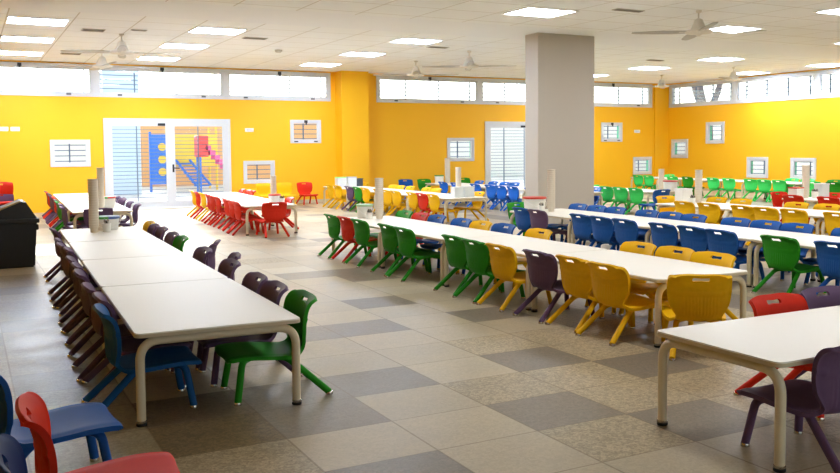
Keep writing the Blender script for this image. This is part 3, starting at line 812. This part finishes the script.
# ------------------------------------------------------------------ things on the tables
ZT = .55
def cup_stack(x, y, h, label, r=.055, z=ZT):
    t = thing('cup_stack', label, 'cups', (x, y, z), 0, 'towers of stacked paper cups')
    bm = bmesh.new(); n = max(3, int(h / .035)); prof = [(r * .72, 0), (r * .8, .06)]
    for k in range(n):
        zz = .06 + (h - .06) * k / n; st = (h - .06) / n
        prof += [(r * .96, zz), (r, zz + .006), (r, zz + .012), (r * .94, zz + .014), (r * .94, zz + st)]
    lathe(bm, prof, n=20); finish(bm, 'cups', M['cup'], t, 60)
    bm = bmesh.new(); lathe(bm, [(r * .92, h), (r * 1.02, h + .004), (r * 1.02, h + .012), (r * .9, h + .014)], n=20); finish(bm, 'top_rim', M['cup'], t, 60)
    return t
def bucket(x, y, lid, label, r=.10, h=.21, z=ZT, body='bucket', rz=0, lid2=None):
    t = thing('bucket', label, 'bucket', (x, y, z), rz, 'lidded buckets on the tables')
    bm = bmesh.new(); lathe(bm, [(r * .86, 0), (r * .88, .004), (r * .97, h * .9), (r * .99, h)], n=28); finish(bm, 'body', M[body], t, 50)
    bm = bmesh.new(); lathe(bm, [(r * 1.02, h - .02), (r * 1.05, h - .018), (r * 1.05, h + .006), (r * .98, h + .012), (r * .5, h + .010)], n=28)
    if lid2:
        for f in bm.faces:
            if f.calc_center_median().x < 0: f.material_index = 1
    finish(bm, 'lid', [M[lid], M[lid2 or lid]], t, 50)
    bm = bmesh.new()
    tube(bm, [(r * 1.03 * math.cos(a), r * 1.03 * math.sin(a) - .012, h * .8 - .12 * math.sin(-a) * .9) for a in [-PI * k / 12 for k in range(13)]], .004, 6)
    finish(bm, 'handle', M['white'], t, 60)
    return t
def cutlery_cup(x, y, label, z=ZT, r=.045, h=.10):
    t = thing('cutlery_cup', label, 'cutlery holder', (x, y, z), 0, 'cups of cutlery')
    bm = bmesh.new(); lathe(bm, [(r * .8, 0), (r * .82, .003), (r * .98, h), (r, h + .004), (r * .92, h + .004), (r * .75, .006)], n=20); finish(bm, 'cup', M['bucket'], t, 50)
    c = bpy.data.meshes.new('cutlery'); bm = bmesh.new(); rnd = random.Random(x + y)
    for k in range(14):
        a = rnd.uniform(0, 2 * PI); q = rnd.uniform(.3, 1); e = Vector((math.cos(a) * r * .8 * q, math.sin(a) * r * .8 * q, h + rnd.uniform(.03, .06)))
        b = Vector((math.cos(a) * r * .4 * q, math.sin(a) * r * .4 * q, .012))
        tube(bm, [b, b.lerp(e, .7), b.lerp(e, .8), b.lerp(e, .92), e], .003, 6, radii=[.003, .003, .008, .012, .005])
    o = finish(bm, 'cutlery', M['steel'], None, 60); o.location = (x, y, z)
    tag(o, 'bunch of steel cutlery standing in the ' + label.replace('white ', '', 1), 'cutlery', 'bunches of cutlery'); o['kind'] = 'stuff'
def container(x, y, lid, label, w=.17, d=.15, h=.2, z=ZT, rz=0, body='clear'):
    t = thing('plastic_container', label, 'container', (x, y, z), rz, 'square containers on the tables')
    bm = bmesh.new()
    for q in ((-w / 2, w / 2, -d / 2, -d / 2 + .006), (-w / 2, w / 2, d / 2 - .006, d / 2), (-w / 2, -w / 2 + .006, -d / 2 + .006, d / 2 - .006), (w / 2 - .006, w / 2, -d / 2 + .006, d / 2 - .006)): box(bm, *q, 0, h)
    box(bm, -w / 2 + .006, w / 2 - .006, -d / 2 + .006, d / 2 - .006, 0, .008)
    finish(bm, 'body', M[body], t)
    bm = bmesh.new(); box(bm, -w / 2 - .008, w / 2 + .008, -d / 2 - .008, d / 2 + .008, h, h + .025, bevel=.006); finish(bm, 'lid', M[lid], t)
    return t
# left row
cup_stack(1.46, 11.93, .68, 'tall beige cup tower on the left foreground row', .065)
bucket(1.66, 12.25, 'lidblue', 'white bucket with blue and green lid on the left foreground row', .165, .17, lid2='lidgreen')
cutlery_cup(1.61, 11.9, 'white cup of cutlery by the left cup tower', r=.06, h=.11)
cup_stack(2.18, 16.72, .74, 'beige cup tower on the far-left table behind the left bucket', .065)
bucket(2.31, 16.98, 'lidred', 'white bucket with red and green lid on the far-left table', .16, .2, lid2='lidgreen')
# red row
cup_stack(5.47, 16.78, .52, 'short beige cup tower among the red chairs', .06)
bucket(5.40, 16.5, 'lidred', 'white bucket with dark red lid among the red chairs', .12, .17)
cutlery_cup(5.43, 16.15, 'white cutlery cup near the end of the red-chair table', r=.06, h=.11)
# middle row
cup_stack(5.53, 11.88, .60, 'beige cup tower at the far end of the middle foreground row', .066)
bucket(5.40, 12.14, 'lidmint', 'white bucket with pale green lid at the far end of the middle row', .125, .2)
cutlery_cup(5.36, 11.88, 'white cutlery cup beside the middle cup tower', r=.055, h=.1)
# far yellow row
cup_stack(9.72, 16.7, .62, 'beige cup tower between clear containers on the far yellow-chair row', .065)
container(9.36, 16.15, 'clear', 'left clear plastic container at the near end of far yellow-chair row', .2, .18, .2)
container(9.66, 16.2, 'clear', 'right clear plastic container at the near end of far yellow-chair row', .24, .18, .2)
container(9.25, 22.4, 'lidlime', 'clear container with lime lid at the far end, left of a pair', .26, .2, .26)
container(9.56, 22.4, 'lidlilac', 'clear container with lilac lid at the far end, right of a pair', .26, .2, .26)
t = thing('dark_box', 'dark grey box beside the lidded containers by the yellow pilaster', 'box', (9.86, 22.75, ZT))
bm = bmesh.new(); box(bm, -.17, .17, -.12, .12, 0, .2, bevel=.008); finish(bm, 'body', M['slate'], t)
bm = bmesh.new(); box(bm, -.18, .18, -.13, .13, .2, .225, bevel=.006); finish(bm, 'lid', M['slate'], t)
# blue row
cup_stack(8.53, 11.62, .68, 'tall pale cup tower in front of the grey column', .068)
bucket(8.43, 11.95, 'lidred', 'large white bucket with red lid in front of the grey column', .19, .22)
cutlery_cup(8.33, 11.62, 'white cutlery cup in front of the red-lidded bucket by the column', r=.05, h=.1)
# yellow row
cup_stack(12.14, 11.93, .60, 'beige cup tower on the all-yellow-chair row', .07)
container(11.93, 12.1, 'white', 'white container behind the cutlery, left of the all-yellow-row cup tower', .24, .2, .24, body='bucket')
cutlery_cup(11.75, 11.7, 'white cutlery cup on the all-yellow-chair row', r=.06, h=.11)
# green rows
bucket(14.86, 15.5, 'lidred', 'white bucket with red lid beside the green chairs', .17, .24)
cup_stack(14.9, 15.85, .5, 'pale cup tower behind the red-lidded bucket of the green-chair row', .07)
# right edge row
cup_stack(14.95, 11.82, .64, 'tall beige cup tower at the right edge by the low window', .075)
container(14.64, 11.8, 'lidred', 'white container with red mark left of the right-edge cup tower', .2, .2, .2, body='bucket')
cutlery_cup(15.05, 11.68, 'white cutlery cup right of the right-edge cup tower', r=.07, h=.13)
container(15.3, 11.72, 'clear', 'clear container standing right behind the right-edge cup tower', .2, .2, .26)
# far blue row
cup_stack(12.95, 22.9, .75, 'white cup tower at the far end of the far blue-chair row', .085)
bucket(12.66, 22.9, 'lidgreen', 'white bucket with green lid at the far end of the far blue-chair row', .14, .24)

# ------------------------------------------------------------------ black bin
t = thing('storage_bin', 'large black plastic bin with a sloping lid at the left edge', 'bin', (.26, 13.1, 0))
bm = bmesh.new()
v = [bm.verts.new(p) for p in ((-.56, .03, 0), (.56, .03, 0), (.56, .8, 0), (-.56, .8, 0), (-.6, 0, .66), (.6, 0, .66), (.6, .84, .66), (-.6, .84, .66))]
for q in ((3, 2, 1, 0), (4, 5, 6, 7), (0, 1, 5, 4), (1, 2, 6, 5), (2, 3, 7, 6), (3, 0, 4, 7)): bm.faces.new([v[i] for i in q])
bmesh.ops.bevel(bm, geom=bm.edges[:], offset=.02, segments=2, affect='EDGES'); finish(bm, 'body', M['binblack'], t)
bm = bmesh.new(); box(bm, -.63, .63, -.03, .87, .62, .68, bevel=.012); finish(bm, 'rim', M['binblack'], t)
bm = bmesh.new()
P4 = [(-.6, .681), (.60, .681), (.47, .905), (.41, .915), (-.12, .70), (-.6, .70)]
A = [bm.verts.new((x, .0, z)) for x, z in P4]; B = [bm.verts.new((x, .84, z)) for x, z in P4]
bm.faces.new(A); bm.faces.new(B[::-1])
for k in range(6): bm.faces.new((A[k], A[(k + 1) % 6], B[(k + 1) % 6], B[k]))
finish(bm, 'lid', M['binblack'], t)
bm = bmesh.new(); tube(bm, [(-.11, .02, .71), (.40, .02, .922)], .014, 8); finish(bm, 'lid_edge', M['binglint'], t)  # pale strip painted as light reflecting along the lid's edge
bm = bmesh.new(); box(bm, .57, .635, .25, .55, .5, .58, bevel=.012); finish(bm, 'grip', M['binblack'], t)

# ------------------------------------------------------------------ light
w = bpy.data.worlds.new('sky'); bpy.context.scene.world = w; w.use_nodes = True
nt = w.node_tree; bg = nt.nodes['Background']
sky = nt.nodes.new('ShaderNodeTexSky'); sky.sky_type = 'NISHITA'; sky.sun_disc = False
sky.sun_elevation = math.radians(24); sky.sun_rotation = math.radians(0); sky.air_density = 1; sky.dust_density = 3
hs = nt.nodes.new('ShaderNodeHueSaturation'); hs.inputs['Saturation'].default_value = .35
nt.links.new(sky.outputs[0], hs.inputs['Color']); nt.links.new(hs.outputs[0], bg.inputs[0]); bg.inputs[1].default_value = .40
sun = bpy.data.lights.new('sun', 'SUN'); sun.energy = 3.0; sun.angle = math.radians(1.0); sun.color = (1, .975, .93)
so = bpy.data.objects.new('sun', sun); C.objects.link(so)
so.rotation_euler = Vector((.02, -1, -.37)).to_track_quat('-Z', 'Y').to_euler()
# portals help the daylight through the real openings
def portal(x, y, z, sx, sz, d):
    l = bpy.data.lights.new('window_portal', 'AREA'); l.shape = 'RECTANGLE'; l.size = sx; l.size_y = sz; l.cycles.is_portal = True
    o = bpy.data.objects.new('window_portal', l); C.objects.link(o); o.location = (x, y, z)
    o.rotation_euler = Vector(d).to_track_quat('-Z', 'Y').to_euler()

sc = bpy.context.scene
sc.view_settings.view_transform = 'Standard'; sc.view_settings.look = 'None'; sc.view_settings.gamma = 1
sc.view_settings.use_curve_mapping = False
sc.view_settings.exposure = 0.65
sc.cycles.max_bounces = 8; sc.cycles.diffuse_bounces = 5; sc.cycles.glossy_bounces = 3; sc.cycles.transparent_max_bounces = 16
sc.cycles.caustics_reflective = False; sc.cycles.caustics_refractive = False
sc.cycles.sample_clamp_indirect = 8
sc.cycles.use_denoising = True
